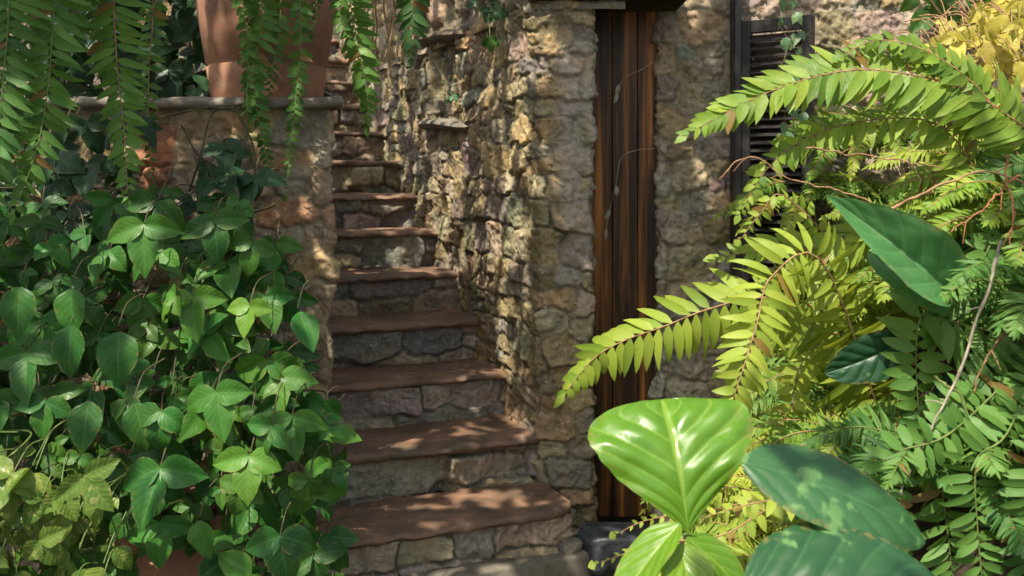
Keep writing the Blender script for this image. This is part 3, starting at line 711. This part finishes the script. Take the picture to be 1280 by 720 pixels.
def vine(name, label, cat, poly, n, Yr, Lr, mats, tint, light=(), hero=(), stems=8, root=None, group=None, facing=V(.05, -.85, .55), three=.85, gap=()):
    c = np.mean(np.array(poly), 0); P0 = at(c[0], c[1], sum(Yr) / 2) if root is None else np.asarray(root)
    e = empty(name, P0, label, cat, group)
    b = MB(); st = b; sts = []
    x0, y0 = np.min(poly, 0); x1, y1 = np.max(poly, 0)
    tries = 0; k = 0; placed = []
    while k < n and tries < n * 40:
        tries += 1
        x, y = random.uniform(x0, x1), random.uniform(y0, y1)
        if not inpoly(x, y, poly) or any((x - g_[0]) ** 2 / g_[2] ** 2 + (y - g_[1]) ** 2 / g_[3] ** 2 < 1 for g_ in gap): continue
        f = k / n                                     # from the back layer to the front
        Y = Yr[1] + (Yr[0] - Yr[1]) * (f + random.gauss(0, .08))
        if f > .5 and any((x - q[0]) ** 2 + (y - q[1]) ** 2 < 22 ** 2 for q in placed[-14:]): continue
        placed.append((x, y))
        P = at(x, y, Y)
        d = V(random.gauss(0, .65), random.gauss(-.25, .3), -1 + random.gauss(0, .35))
        nn = facing + rng.normal(0, .30, 3)
        r = min(1, max(0, random.gauss(tint[0], .32))); gg = max(0, random.gauss(tint[1], .07))
        for (lx, ly, lr, la) in light:  # young lime leaves and sun patches, both put into the leaf tint
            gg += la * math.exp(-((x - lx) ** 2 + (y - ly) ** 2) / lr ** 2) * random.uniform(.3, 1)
        L = random.uniform(*Lr) * (.8 + .3 * f) * random.choice((.62, .85, 1, 1, 1.12))
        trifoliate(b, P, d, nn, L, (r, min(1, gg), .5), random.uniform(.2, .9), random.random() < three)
        q = P + V(random.gauss(0, .04), .10, random.uniform(.02, .10))
        m = (P + q) / 2 + V(0, 0, .025)
        tube(st, catmull([P, m, q], 7), .0016, .0022, 5, 1)
        k += 1
    for (x, y, Y, L, ang, tn, thr) in hero:
        P = at(x, y, Y); d = V(math.sin(ang), -.35, -math.cos(ang)); trifoliate(b, P, d, facing + rng.normal(0, .12, 3), L, tn, .5, thr)
        tube(st, catmull([P, P + V(.01, .04, .06), P + V(.03, .14, .08)], 7), .0018, .0024, 5, 1)
    for i in range(stems):
        x, y = random.uniform(x0, x1), random.uniform(y0, y1)
        pts = [at(x, y, Yr[1] - .05)]
        for q in range(5):
            x += random.gauss(0, 35); y += random.uniform(-70, 10); x = min(max(x, x0), x1); y = min(max(y, y0), y1 + 60)
            pts.append(at(x, y, Yr[1] - .05 + random.uniform(-.2, .05)))
        sb = MB(); tube(sb, catmull(pts, 30), .0035, .002, 6); sb.build('stem', mats[1], e)
    b.build('foliage', list(mats), e)
    return e

vine('climbing_vine', 'dark leafed vine creeping up the planter wall below the cap slab', 'vine', [(-160, 150), (230, 135), (300, 185), (345, 255), (300, 300), (-160, 300)], 105, (3.15, 3.42), (.075, .12), (L_VINE_D, M_DARKST), (.5, .0), stems=7,
     gap=[(205, 190, 48, 48)])
vine('trifoliate_vine', 'dense broad leafed vine mass covering the middle of the planter wall', 'vine', [(-180, 255), (120, 250), (200, 235), (300, 250), (375, 310), (400, 400), (415, 500), (-180, 500)], 350, (2.76, 3.40), (.075, .125), (L_VINE, M_DARKST), (.5, .02),
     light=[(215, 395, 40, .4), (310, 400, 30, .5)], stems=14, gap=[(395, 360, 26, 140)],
     hero=[(180, 280, 2.72, .14, .05, (.75, .10, .5), True), (90, 355, 2.72, .135, .0, (.7, .05, .5), False), (240, 370, 2.72, .12, .15, (.85, .28, .5), True), (90, 400, 2.70, .15, .05, (.5, .04, .5), False), (148, 408, 2.68, .155, .25, (.55, .04, .5), False),
           (25, 352, 2.72, .15, .1, (.45, .02, .5), False), (35, 440, 2.72, .14, .1, (.4, .0, .5), True), (312, 382, 2.72, .085, .0, (.9, .5, .5), True), (268, 275, 2.8, .12, .2, (.4, .0, .5), True), (372, 385, 2.8, .13, .5, (.7, .1, .5), False), (350, 470, 2.75, .13, .1, (.7, .2, .5), True)])
vine('trifoliate_vine', 'lower vine mass spilling beside the bottom steps, with large three part leaves', 'vine', [(-180, 490), (415, 490), (425, 560), (405, 640), (420, 730), (300, 740), (-180, 740)], 320, (2.64, 3.32), (.07, .12), (L_VINE, M_DARKST), (.5, .04),
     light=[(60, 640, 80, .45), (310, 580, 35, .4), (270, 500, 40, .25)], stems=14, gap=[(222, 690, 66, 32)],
     hero=[(200, 585, 2.6, .15, .05, (.5, .02, .5), True), (112, 495, 2.62, .14, .1, (.6, .04, .5), False), (168, 498, 2.62, .135, .3, (.55, .04, .5), False), (270, 490, 2.64, .125, .25, (.75, .15, .5), True), (250, 645, 2.6, .11, .05, (.7, .15, .5), False),
           (312, 570, 2.62, .12, .0, (.8, .35, .5), True), (365, 520, 2.66, .115, .1, (.6, .1, .5), True), (408, 540, 2.9, .1, 1.3, (.9, .3, .5), False), (350, 670, 2.6, .13, .2, (.3, .0, .5), True), (410, 670, 2.8, .10, .2, (.3, .0, .5), True)])
vine('golden_pothos', 'pale yellow green variegated pothos in the bottom corner below the vines', 'plant', [(-160, 540), (90, 560), (150, 630), (160, 740), (-160, 740)], 84, (2.5, 2.75), (.075, .115), (L_POTHOS, M_GRST), (.5, .16), stems=6, three=.5, facing=V(0, -.75, .65))
vine('dark_shrub', 'dark leafy shrub behind the cap slab and the terracotta pot', 'shrub', [(60, -60), (250, -60), (262, 60), (262, 128), (60, 128)], 70, (3.75, 4.25), (.10, .16), (L_VINE_D, M_DARKST), (.4, .0), stems=14)
vine('dark_shrub', 'shaded shrub mass filling the garden beyond the planter wall', 'shrub', [(-560, -160), (400, -160), (400, 125), (-560, 125)], 230, (4.6, 5.4), (.14, .22), (L_VINE_D, M_DARKST), (.25, .0), stems=14)

# small plants on the stair wall
vine('wall_seedling', 'small fresh green seedling in a joint near the top of the stair wall', 'plant', [(606, 36), (632, 36), (632, 52), (606, 52)], 4, (4.10, 4.2), (.04, .06), (L_VINE, M_GRST), (.8, .1), stems=0)
vine('wall_seedling', 'tiny fern like seedling inside the niche of the stair wall', 'plant', [(558, 114), (572, 114), (572, 130), (558, 130)], 4, (4.85, 4.95), (.035, .05), (L_IVY, M_GRST), (.6, .0), stems=0)
vine('creeping_plant', 'green creeper hanging over the top of the stair wall', 'plant', [(585, -30), (650, -30), (640, 20), (595, 24)], 16, (4.0, 4.3), (.05, .08), (L_VINE_D, M_DARKST), (.8, .1), stems=3)

# ------------------------------------------------------------------ hanging roots
rt = empty('hanging_roots', at(466, -60, 5.2), 'pale brown roots hanging beside the upper steps and stair wall', 'roots')
for i in range(9):
    b = MB(); x = 455 + i * 4.2 + random.gauss(0, 2); pts = []
    y = -90; end = random.uniform(60, 190)
    while y < end:
        pts.append(at(x, y, 5.25 + .1 * (i % 3))); y += 24; x += random.gauss(0, 3.2)
    tube(b, catmull(pts, 40), random.uniform(.007, .016), .003, 7); b.build('root', M_BARK, rt)

# ------------------------------------------------------------------ ferns on the right bank
def onbank(x, y): return V(x, y, float(bank_h(np.array(x), np.array(y))) - .01)
GRP = 'ferns massed on the right bank'
spots = [
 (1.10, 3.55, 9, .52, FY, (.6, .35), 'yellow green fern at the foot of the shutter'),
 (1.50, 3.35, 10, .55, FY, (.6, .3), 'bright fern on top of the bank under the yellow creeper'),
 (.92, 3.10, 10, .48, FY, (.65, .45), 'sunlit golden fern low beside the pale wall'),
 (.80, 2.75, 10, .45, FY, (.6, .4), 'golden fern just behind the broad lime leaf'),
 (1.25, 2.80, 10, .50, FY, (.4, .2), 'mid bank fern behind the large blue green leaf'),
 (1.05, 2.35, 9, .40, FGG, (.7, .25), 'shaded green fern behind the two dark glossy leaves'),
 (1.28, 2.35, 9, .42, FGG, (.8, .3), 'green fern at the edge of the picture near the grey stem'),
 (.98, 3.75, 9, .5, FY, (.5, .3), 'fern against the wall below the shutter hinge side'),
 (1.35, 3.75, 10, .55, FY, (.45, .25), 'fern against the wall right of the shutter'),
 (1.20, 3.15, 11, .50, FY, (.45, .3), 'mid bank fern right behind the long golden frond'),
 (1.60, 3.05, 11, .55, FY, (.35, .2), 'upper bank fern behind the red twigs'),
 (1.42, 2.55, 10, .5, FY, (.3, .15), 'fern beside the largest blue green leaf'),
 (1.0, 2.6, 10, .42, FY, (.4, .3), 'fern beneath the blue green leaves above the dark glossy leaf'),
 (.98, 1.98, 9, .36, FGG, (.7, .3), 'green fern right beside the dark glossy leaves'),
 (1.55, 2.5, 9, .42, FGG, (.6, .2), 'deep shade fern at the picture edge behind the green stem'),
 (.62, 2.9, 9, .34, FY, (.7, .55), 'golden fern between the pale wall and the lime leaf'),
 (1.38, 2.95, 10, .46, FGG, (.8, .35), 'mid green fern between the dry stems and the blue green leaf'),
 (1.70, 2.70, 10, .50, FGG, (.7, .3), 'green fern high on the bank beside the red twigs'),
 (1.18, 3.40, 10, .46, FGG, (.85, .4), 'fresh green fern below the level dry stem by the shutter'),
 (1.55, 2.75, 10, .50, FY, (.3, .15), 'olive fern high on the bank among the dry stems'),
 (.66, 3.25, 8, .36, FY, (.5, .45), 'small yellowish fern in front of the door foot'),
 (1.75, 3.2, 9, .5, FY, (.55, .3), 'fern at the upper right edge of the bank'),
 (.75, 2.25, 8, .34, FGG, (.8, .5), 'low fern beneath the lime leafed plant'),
]
for (x, y, nf, L, mats, tn, lab) in spots:
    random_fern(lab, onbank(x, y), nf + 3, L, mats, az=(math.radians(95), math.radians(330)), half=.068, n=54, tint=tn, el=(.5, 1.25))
for (x, y, z, L, mats, tn, lab) in [
    (1.28, 4.12, 1.36, .46, FY, (.5, .15), 'fern rooted in the pale wall just right of the shutter'),
    (1.50, 4.10, 1.62, .48, FY, (.5, .2), 'fern rooted high in the wall under the green creeper'),
    (1.62, 4.05, 1.28, .50, FGG, (.8, .3), 'green fern rooted in the wall behind the tan dry twig'),
    (1.86, 4.08, 1.60, .52, FY, (.6, .3), 'fern rooted in the wall behind the yellow creeper'),
    (1.40, 4.00, 1.02, .48, FY, (.6, .35), 'fern rooted low in the wall behind the blue green leaf')]:
    random_fern(lab, V(x, y, z), 8, L, mats, az=(math.radians(170), math.radians(350)), half=.055, n=50, tint=tn, el=(.2, .9))
# fronds that stand out, on crowns of their own
H0 = at(1290, 150, 2.55)
f5 = fern_root('arching_fern', onbank(1.5, 2.5), 'tall fern whose broad bright frond arches left across the shutter', GRP)
b0 = onbank(1.5, 2.5)
add_frond(f5, FY, [b0, *P3([(1330, 200, 2.5), (1220, 118), (1130, 92), (1060, 88), (985, 106), (915, 136), (860, 168)])], V(-.3, -.85, .42), .12, 60, (.55, .12, .5), fa=.45, fa1=.8, droop=.35, wid=1.5, jit=.12)
add_frond(f5, FY, [b0, *P3([(1260, 260, 2.55), (1180, 160), (1090, 150), (1010, 172), (958, 212), (925, 268)])], V(-.2, -.8, .6), .085, 54, (.5, .2, .5), fa=.3, droop=.6, wid=1.2)
add_frond(f5, FY, [b0, *P3([(1300, 240, 2.5), (1240, 130), (1170, 70), (1100, 50), (1050, 70)])], V(-.1, -.8, .55), .07, 36, (.3, .05, .5), fa=.3, droop=.5)
f6 = fern_root('arching_fern', onbank(1.05, 2.75), 'golden fern with one long frond reaching left over the door', GRP)
b0 = onbank(1.05, 2.75)
add_frond(f6, FY, [b0, *P3([(1040, 400, 2.65), (960, 372), (890, 385), (830, 408), (775, 428), (738, 452), (706, 492)])], V(-.1, -.95, .3), .15, 42, (.55, .35, .5), fa=.1, droop=.8, hang=.4, wid=1.0, jit=.12)
add_frond(f6, FY, [b0, *P3([(1030, 330, 2.55), (965, 345, 2.5), (946, 405, 2.45), (926, 470, 2.4), (898, 550, 2.4)])], V(-.1, -.95, .35), .12, 54, (.75, .5, .5), fa=-.05, droop=.8, wid=1.05)
add_frond(f6, FY, [b0, *P3([(1060, 420, 2.68), (1005, 450), (990, 510), (984, 605)])], V(-.2, -.8, .5), .065, 30, (.8, .6, .5), droop=.6)
add_frond(f6, FY, [b0, *P3([(1100, 300, 2.7), (1030, 310), (970, 310), (896, 322)])], V(-.1, -.75, .65), .11, 34, (.5, .3, .5), fa=.6, fa1=.9, droop=.4, wid=1.3)
add_frond(f6, FY, [b0, *P3([(1110, 330, 2.7), (1085, 320), (1062, 348), (1040, 405)])], V(.2, -.9, .4), .03, 18, (.5, .35, .5), droop=.6)
add_frond(f6, FY, [b0, *P3([(1050, 330, 2.75), (980, 245), (950, 268), (925, 300)])], V(0, -.8, .6), .065, 32, (.6, .3, .5), droop=.5)
f7 = fern_root('arching_fern', onbank(1.25, 2.3), 'green fern hanging broad rounded fronds beside the green stem', GRP)
b0 = onbank(1.25, 2.3)
add_frond(f7, FGG, [b0, *P3([(1180, 400, 2.35), (1152, 395), (1145, 450), (1150, 535)])], V(0, -.95, .35), .10, 20, (.8, .45, .5), fa=-.25, fa1=.1, droop=.5, wid=1.25)
add_frond(f7, FGG, [b0, *P3([(1200, 520, 2.2), (1170, 545), (1180, 630), (1196, 760)])], V(0, -.95, .3), .075, 36, (.9, .35, .5), fa=-.05, droop=.35, wid=.98, tipw=.2, shape='blunt')
add_frond(f7, FGG, [b0, *P3([(1300, 500, 2.15), (1262, 560), (1255, 640), (1262, 780)])], V(0, -.95, .3), .062, 36, (.85, .35, .5), fa=-.05, droop=.35, wid=.98, tipw=.2, shape='blunt')
add_frond(f7, FGG, [b0, *P3([(1190, 540, 2.15), (1120, 570), (1112, 650), (1125, 760)])], V(0, -.95, .3), .06, 36, (.85, .3, .5), fa=-.05, droop=.35, wid=.98, tipw=.2, shape='blunt')
add_frond(f7, FGG, [b0, *P3([(1260, 540, 2.1), (1222, 575), (1222, 660), (1235, 790)])], V(0, -.95, .3), .066, 38, (.9, .4, .5), fa=-.05, droop=.35, wid=.98, tipw=.2, shape='blunt')
add_frond(f7, FGG, [b0, *P3([(1310, 560, 2.05), (1292, 590), (1285, 670), (1290, 790)])], V(0, -.95, .3), .06, 36, (.7, .3, .5), fa=-.05, droop=.35, wid=.98, tipw=.2, shape='blunt')
add_frond(f7, FGG, [b0, *P3([(1260, 300, 2.4), (1236, 310), (1222, 360), (1216, 420)])], V(0, -.95, .3), .06, 26, (.8, .35, .5), droop=.5)
add_frond(f7, FGG, [b0, *P3([(1300, 360, 2.3), (1290, 380), (1268, 440), (1262, 520)])], V(0, -.95, .3), .055, 26, (.5, .2, .5), droop=.5)
f8 = fern_root('low_fern', onbank(.72, 2.35), 'pale fern tucked between the lime leaf and the dark glossy leaf', GRP)
b0 = onbank(.72, 2.35)
add_frond(f8, FY, [b0, *P3([(1040, 600, 2.2), (985, 620), (930, 632), (870, 650)])], V(0, -.6, .8), .075, 24, (.5, .65, .5), droop=.5)
add_frond(f8, FY, [b0, *P3([(1000, 640, 2.3), (900, 670), (820, 680), (745, 705)])], V(0, -.6, .8), .05, 36, (.5, .45, .5), droop=.4)
add_frond(f8, FY, [b0, *P3([(1000, 640, 2.35), (880, 640), (810, 650), (770, 668)])], V(0, -.6, .8), .045, 34, (.5, .45, .5), droop=.4)

# ------------------------------------------------------------------ broad leaved plants in front
def broad(name, label, root, leaves, mats, stem_r=.005):
    e = empty(name, root, label, 'plant')
    for (P, d, n, L, W, shp, fold, droop, tn, lobe, wav, mat) in leaves:
        b = MB(); leaf(b, P, d, n, L, W, shp, fold, droop, tn, 64, 33, wav=wav, lobe=lobe, mat=0, quilt=(.03 if (mat or mats[0]) is L_BRIGHT and W < .2 else .05, 5 if (mat or mats[0]) is L_BRIGHT else (7 if (mat or mats[0]) is L_BLUE else 6), 2.2 if (mat or mats[0]) is L_BRIGHT else 1.6))
        o = b.build('leaf', mat or mats[0], e)
        b = MB(); P = np.asarray(P); tube(b, catmull([np.asarray(root), (P + root) / 2 + V(.02, .01, -.02), P - unit(d) * .03, P, P + unit(d) * .01], 20), stem_r, stem_r * .6, 8); b.build('petiole', M_GRST, o)
    return e
rt1 = onbank(.58, 2.0)
broad('broad_leaf_plant', 'plant with a large glossy lime green leaf held up before the dark door', rt1, [
    (at(860, 668, 1.9), V(-.10, .02, 1), V(.05, -1, .10), .285, .34, 'obov', -.05, 1.15, (.55, .08, .5), 0, .06, None),
    (at(850, 655, 1.88), V(-.85, -.35, -.75), V(-.35, -.35, .9), .25, .10, 'ovate', .25, .4, (.55, .25, .5), 0, .03, None),
    (at(858, 672, 1.9), V(.75, -.25, -.55), V(.2, -.6, .8), .19, .09, 'ovate', .2, .5, (.4, .15, .5), 0, .03, None),
    (at(850, 680, 1.87), V(.1, -.6, -.7), V(.05, -.75, .5), .15, .10, 'ovate', .2, .4, (.7, .45, .5), 0, .03, None)], [L_BRIGHT], .006)
rt2 = onbank(.72, 1.62)
broad('dark_philodendron', 'plant with two big dark green glossy leaves nearest the camera', rt2, [
    (at(928, 578, 1.62), V(.95, -.05, -.22), V(-.05, -.62, .80), .36, .155, 'broad', -.12, .6, (.55, .35, .5), .0, .02, None),
    (at(930, 735, 1.5), V(.95, -.05, .06), V(-.05, -.70, .72), .33, .22, 'broad', -.15, .4, (.3, .1, .5), .0, .02, None)], [L_DEEP], .005)
rt3 = onbank(1.32, 2.55)
broad('climbing_philodendron', 'blue green broad leafed climber, largest leaf pointing up to the left amid ferns', rt3, [
    (at(1196, 372, 2.3), V(-.78, -.1, .64), V(-.05, -.95, .2), .39, .21, 'ovate', .75, .3, (.5, .15, .5), 0, .06, None),
    (at(1085, 315, 2.34), V(.75, -.2, -.45), V(-.1, -.75, .55), .24, .13, 'broad', .2, .5, (.6, .3, .5), 0, .03, None),
    (at(1135, 425, 2.42), V(-.8, -.1, -.35), V(.2, -.95, .1), .22, .12, 'broad', .2, .5, (.05, .0, .5), 0, .03, L_DEEP),
    (at(1180, 470, 2.4), V(.2, -.2, -1), V(0, -.95, .3), .25, .13, 'broad', .2, .3, (.1, .0, .5), 0, .03, L_DEEP),
    (at(1230, 420, 2.4), V(.1, -.2, -1), V(0, -.95, .3), .22, .12, 'broad', .2, .3, (.2, .0, .5), 0, .03, L_DEEP)], [L_BLUE], .005)

# ------------------------------------------------------------------ creeper, ivy, stems
vine('yellow_creeper', 'sunlit yellow creeper tumbling over the wall at the upper right', 'vine', [(1150, 60), (1190, 15), (1290, -20), (1330, 60), (1330, 230), (1230, 170), (1160, 125)], 240, (2.75, 3.3), (.045, .075), (L_CREEP, M_DRY), (.6, .45), stems=10, three=.35, facing=V(-.2, -.6, .8))
vine('green_creeper', 'dark green creeper behind the yellow one along the wall top', 'vine', [(1140, -50), (1330, -50), (1330, 40), (1200, 30), (1150, 20)], 50, (3.5, 4.1), (.07, .11), (L_VINE, M_DARKST), (.5, .2), stems=8, three=.5)
vine('ivy', 'thin ivy strand climbing the free edge of the shutter', 'vine', [(975, -10), (1006, -10), (1008, 140), (978, 190), (978, 100)], 26, (3.76, 3.86), (.05, .07), (L_IVY, M_DARKST), (.7, .1), stems=1, three=0., facing=V(0, -.9, .4))
vine('undergrowth_plant', 'shadowed dark leafed plant between the fern crowns on the bank', 'plant', [(1080, 330), (1290, 250), (1290, 740), (1080, 740), (1050, 560)], 80, (2.75, 3.1), (.07, .11), (L_VINE_D, M_DARKST), (.4, .1), stems=6)
for nm, lab, path, r, mt in [
    ('dry_twig', 'orange brown dry fern stem running level beside the shutter', [(1090, 250, 2.5), (1040, 236), (990, 226), (940, 196), (900, 222)], .0028, M_DRY),
    ('dry_twig', 'tan dry stem slanting up to the right above the blue green leaf', [(1095, 268, 2.35), (1140, 250), (1185, 228), (1240, 216), (1300, 240)], .0042, M_DRY),
    ('dry_twig', 'orange dry stem passing straight above the golden fern', [(1010, 182, 2.5), (1060, 192), (1120, 200), (1180, 210)], .003, M_DRY),
    ('dead_twig', 'thin red twig sloping down beside the right picture edge', [(1278, 215, 2.3), (1250, 240), (1222, 268), (1190, 290)], .0032, M_REDST),
    ('dead_twig', 'short red twig standing upright across the other red twig', [(1262, 190, 2.28), (1260, 230), (1268, 268), (1264, 310)], .003, M_REDST),
    ('woody_twig', 'straight grey woody stem crossing the shaded ferns', [(1252, 300, 2.15), (1232, 370), (1190, 480), (1135, 600), (1110, 690)], .0042, M_GREYW),
    ('green_tendril', 'smooth green stem curving down past the rounded fern fronds', [(1170, 470, 2.15), (1200, 500), (1235, 570), (1265, 640), (1300, 700)], .0042, M_GRST),
    ('dead_twig', 'brown curved twig leaning in the dark gap near the picture edge', [(1300, 380, 2.2), (1262, 410), (1230, 455), (1214, 520)], .0036, M_DRY)]:
    b = MB(); c = catmull(P3(path), 70); tt = np.linspace(0, 1, 70)
    c = c + .006 * np.stack([fbm(tt * 9, tt * 0 + r * 900, 3 + k_, 3) for k_ in range(3)], 1)
    rad = .75 * r * (1.15 - .55 * tt) * (1 + .22 * fbm(tt * 16, tt * 0 + r * 500, 7, 3) + .5 * np.exp(-((tt * 5.3 % 1) - .5) ** 2 / .004))
    tube(b, c, r, rad, 8)
    for k_ in (20, 38, 54):
        dd = unit(unit(c[k_ + 1] - c[k_]) + rng.normal(0, .6, 3)); tube(b, catmull([c[k_], c[k_] + dd * .02, c[k_] + dd * .045 + V(0, 0, -.008)], 7), r * .5, r * .2, 6)
    tag(b.build(nm, mt), lab, 'twig')
for lab, path, lf in [
    ('pale dry tendril with shrivelled leaf hanging low across the door', [(818, 186, 4.2), (795, 188), (776, 198), (770, 230), (762, 262), (757, 292)], ((762, 262), (757, 286), (770, 232))),
    ('thin dry tendril curving over the upper part of the door', [(816, 78, 4.2), (800, 88), (782, 96), (774, 108), (771, 118)], ((774, 106), (771, 116)))]:
    b = MB(); tube(b, catmull(P3(path), 30), .002, .0012, 6)
    for q in lf: leaf(b, at(*q, 4.195), V(random.gauss(0, .4), -.2, -1), V(random.gauss(0, .4), -1, .1), .05, .022, 'lance', .5, .8, (.9, .9, .5), 7, 3)
    tag(b.build('dry_tendril', M_GREYW), lab, 'tendril')

# ------------------------------------------------------------------ unseen overhead tree, crown shaped to cast the dappled shade
lit = []  # targets kept sunlit by gaps left in the crown
def L_(px, py, Y, r): lit.append((at(px, py, Y), r))
for a in [(1000, 280, 2.75, .30), (1080, 190, 2.7, .25), (1200, 110, 2.9, .32), (930, 110, 2.5, .16), (1040, 90, 2.5, .14), (930, 460, 2.7, .26), (985, 520, 2.7, .20), (860, 570, 1.95, .20), (760, 450, 2.65, .12), (840, 420, 2.7, .10), (1090, 20, 4.2, .22),
          (1120, 300, 2.35, .18), (1010, 380, 2.7, .22), (1250, 60, 2.9, .25), (910, 640, 2.1, .10), (790, 700, 2.0, .08), (1120, 440, 2.35, .08), (1060, 700, 1.5, .02), (1190, 640, 2.2, .10), (1262, 650, 2.15, .07), (1150, 450, 2.35, .08), (1130, 270, 2.35, .10),
          (215, 395, 2.75, .07), (305, 395, 2.75, .05), (60, 640, 2.6, .10), (20, 600, 2.6, .06), (110, 690, 2.6, .08), (200, 690, 2.65, .05), (310, 580, 2.65, .045), (265, 505, 2.65, .045), (60, 200, 2.66, .04), (175, 285, 2.75, .05), (100, 620, 2.6, .05), (350, 480, 2.75, .035), (395, 430, 3.5, .03), (400, 340, 3.5, .03),
          (600, 455, 4.35, .05), (635, 452, 4.3, .03), (560, 405, 4.75, .06), (600, 400, 4.7, .04), (520, 345, 5.1, .05), (556, 340, 5.1, .03), (500, 292, 5.4, .04), (650, 535, 4.05, .025), (580, 642, 3.75, .016), (617, 640, 3.75, .013), (598, 634, 3.78, .012), (660, 640, 3.72, .014), (700, 633, 3.7, .018), (560, 650, 3.7, .01), 
          (654, 60, 4.05, .022), (652, 130, 4.05, .022), (655, 170, 4.05, .02), (672, 70, 3.98, .02), (700, 190, 3.98, .03), (690, 30, 3.98, .03), (535, 220, 5.2, .05), (560, 250, 5.0, .03), (580, 205, 4.9, .04), (600, 170, 4.7, .03), (555, 150, 5.0, .04), (720, 90, 3.98, .02), (690, 250, 3.98, .025), (720, 330, 3.98, .02), (700, 440, 3.98, .025), (865, 30, 4.25, .03), (880, 240, 4.25, .03), (850, 150, 4.25, .02), (640, 290, 4.2, .03), (615, 330, 4.5, .03)]:
    L_(*a)
lp = np.array([q[0] for q in lit]); lr = np.array([q[1] for q in lit])
tr = empty('shade_tree', (-3.6, .2, -.14), 'tall unseen tree overhead, its crown gaps shaped to cast the dappled shade', 'tree')
b = MB()
cen = V(.15, 3.2, .9) + SUN * 3.7
ax1 = unit(np.cross(SUN, V(0, 0, 1))); ax2 = np.cross(SUN, ax1)
made = 0; tries = 0
while made < 7600 and tries < 60000:
    tries += 1
    q = cen + ax1 * random.uniform(-2.8, 3.2) + ax2 * random.uniform(-2.6, 3.6) + SUN * random.uniform(-.4, 1.0)
    w = q - lp; al = w @ SUN; dist = np.linalg.norm(w - al[:, None] * SUN, axis=1)
    if np.any((dist < lr + .05) & (al > 0)): continue
    if q[1] > .2 and (q[2] - CAMZ) / q[1] < .30: continue
    leaf(b, q, rng.normal(0, 1, 3), SUN + rng.normal(0, .45, 3), .12, .075, 'ovate', .15, .4, (random.random(), .1, .5), 4, 3)
    made += 1
for (n_, f_) in ((500, lambda: V(random.uniform(.25, .64), 4.25, random.uniform(0, 2.2))), (420, lambda: V(random.uniform(.62, 1.0), 4.25, random.uniform(.3, 2.2))), (420, lambda: V(random.uniform(.08, .34), 3.98, random.uniform(.2, 2.2))),
                 (520, lambda: sp(random.uniform(-1.2, .1), random.uniform(-.2, .9), random.uniform(.15, .5))), (900, lambda: sp(random.uniform(-.9, .3), random.uniform(2.0, 5.5), random.uniform(1.2, 3.0)))):
    for _ in range(n_):  # extra leaves added to shade the door, walls, pillar and steps
        q = f_() + SUN * random.uniform(3.2, 4.6)
        w = q - lp; al = w @ SUN; dist = np.linalg.norm(w - al[:, None] * SUN, axis=1)
        if np.any((dist < lr + .05) & (al > 0)): continue
        leaf(b, q, rng.normal(0, 1, 3), SUN + rng.normal(0, .45, 3), .12, .075, 'ovate', .15, .4, (random.random(), .1, .5), 4, 3)
b.build('crown', L_TREE, tr)
b = MB()
tube(b, catmull([V(-3.6, .2, -.3), V(-3.5, .3, 1.5), V(-3.3, .5, 3.2), V(-2.9, .9, 4.6), V(cen[0] - .2, cen[1] - .1, cen[2] + .3)], 30), .16, .05, 12)
b.build('trunk', M_TRUNK, tr)

# ------------------------------------------------------------------ camera, light, world
cam = bpy.data.cameras.new('camera'); co = bpy.data.objects.new('camera', cam); COL.objects.link(co)
co.location = (0, 0, CAMZ); co.rotation_euler = (math.pi / 2, 0, 0)
cam.sensor_width = 36; cam.lens = 36 * F / 1280; cam.shift_y = -(360 - 220) / 1280; cam.clip_end = 500; cam.clip_start = .05
cam.dof.use_dof = True; cam.dof.focus_distance = 3.7; cam.dof.aperture_fstop = 6.3
SC.camera = co
sl = bpy.data.lights.new('sun', 'SUN'); so = bpy.data.objects.new('sun', sl); COL.objects.link(so)
sl.energy = 4.6; sl.angle = math.radians(.5); sl.color = (1, .92, .76)
so.rotation_euler = Vector(SUN).to_track_quat('Z', 'Y').to_euler(); so.location = (-3, -3, 8)
w = bpy.data.worlds.new('World'); SC.world = w; w.use_nodes = True
nt = w.node_tree; bg = nt.nodes['Background']
sk = nt.nodes.new('ShaderNodeTexSky'); sk.sky_type = 'NISHITA'; sk.sun_disc = False
sk.sun_elevation = math.asin(SUN[2]); sk.sun_rotation = math.atan2(SUN[0], SUN[1])
sk.dust_density = 3.0; sk.ozone_density = .5
hs = nt.nodes.new('ShaderNodeHueSaturation'); hs.inputs['Saturation'].default_value = .45
nt.links.new(sk.outputs[0], hs.inputs['Color']); nt.links.new(hs.outputs[0], bg.inputs[0]); bg.inputs[1].default_value = .13
vs = SC.view_settings; vs.view_transform = 'Standard'; vs.look = 'None'; vs.exposure = 1.17; vs.gamma = 1; vs.use_curve_mapping = False
SC.cycles.max_bounces = 8; SC.cycles.transparent_max_bounces = 4
SC.cycles.use_denoising = True
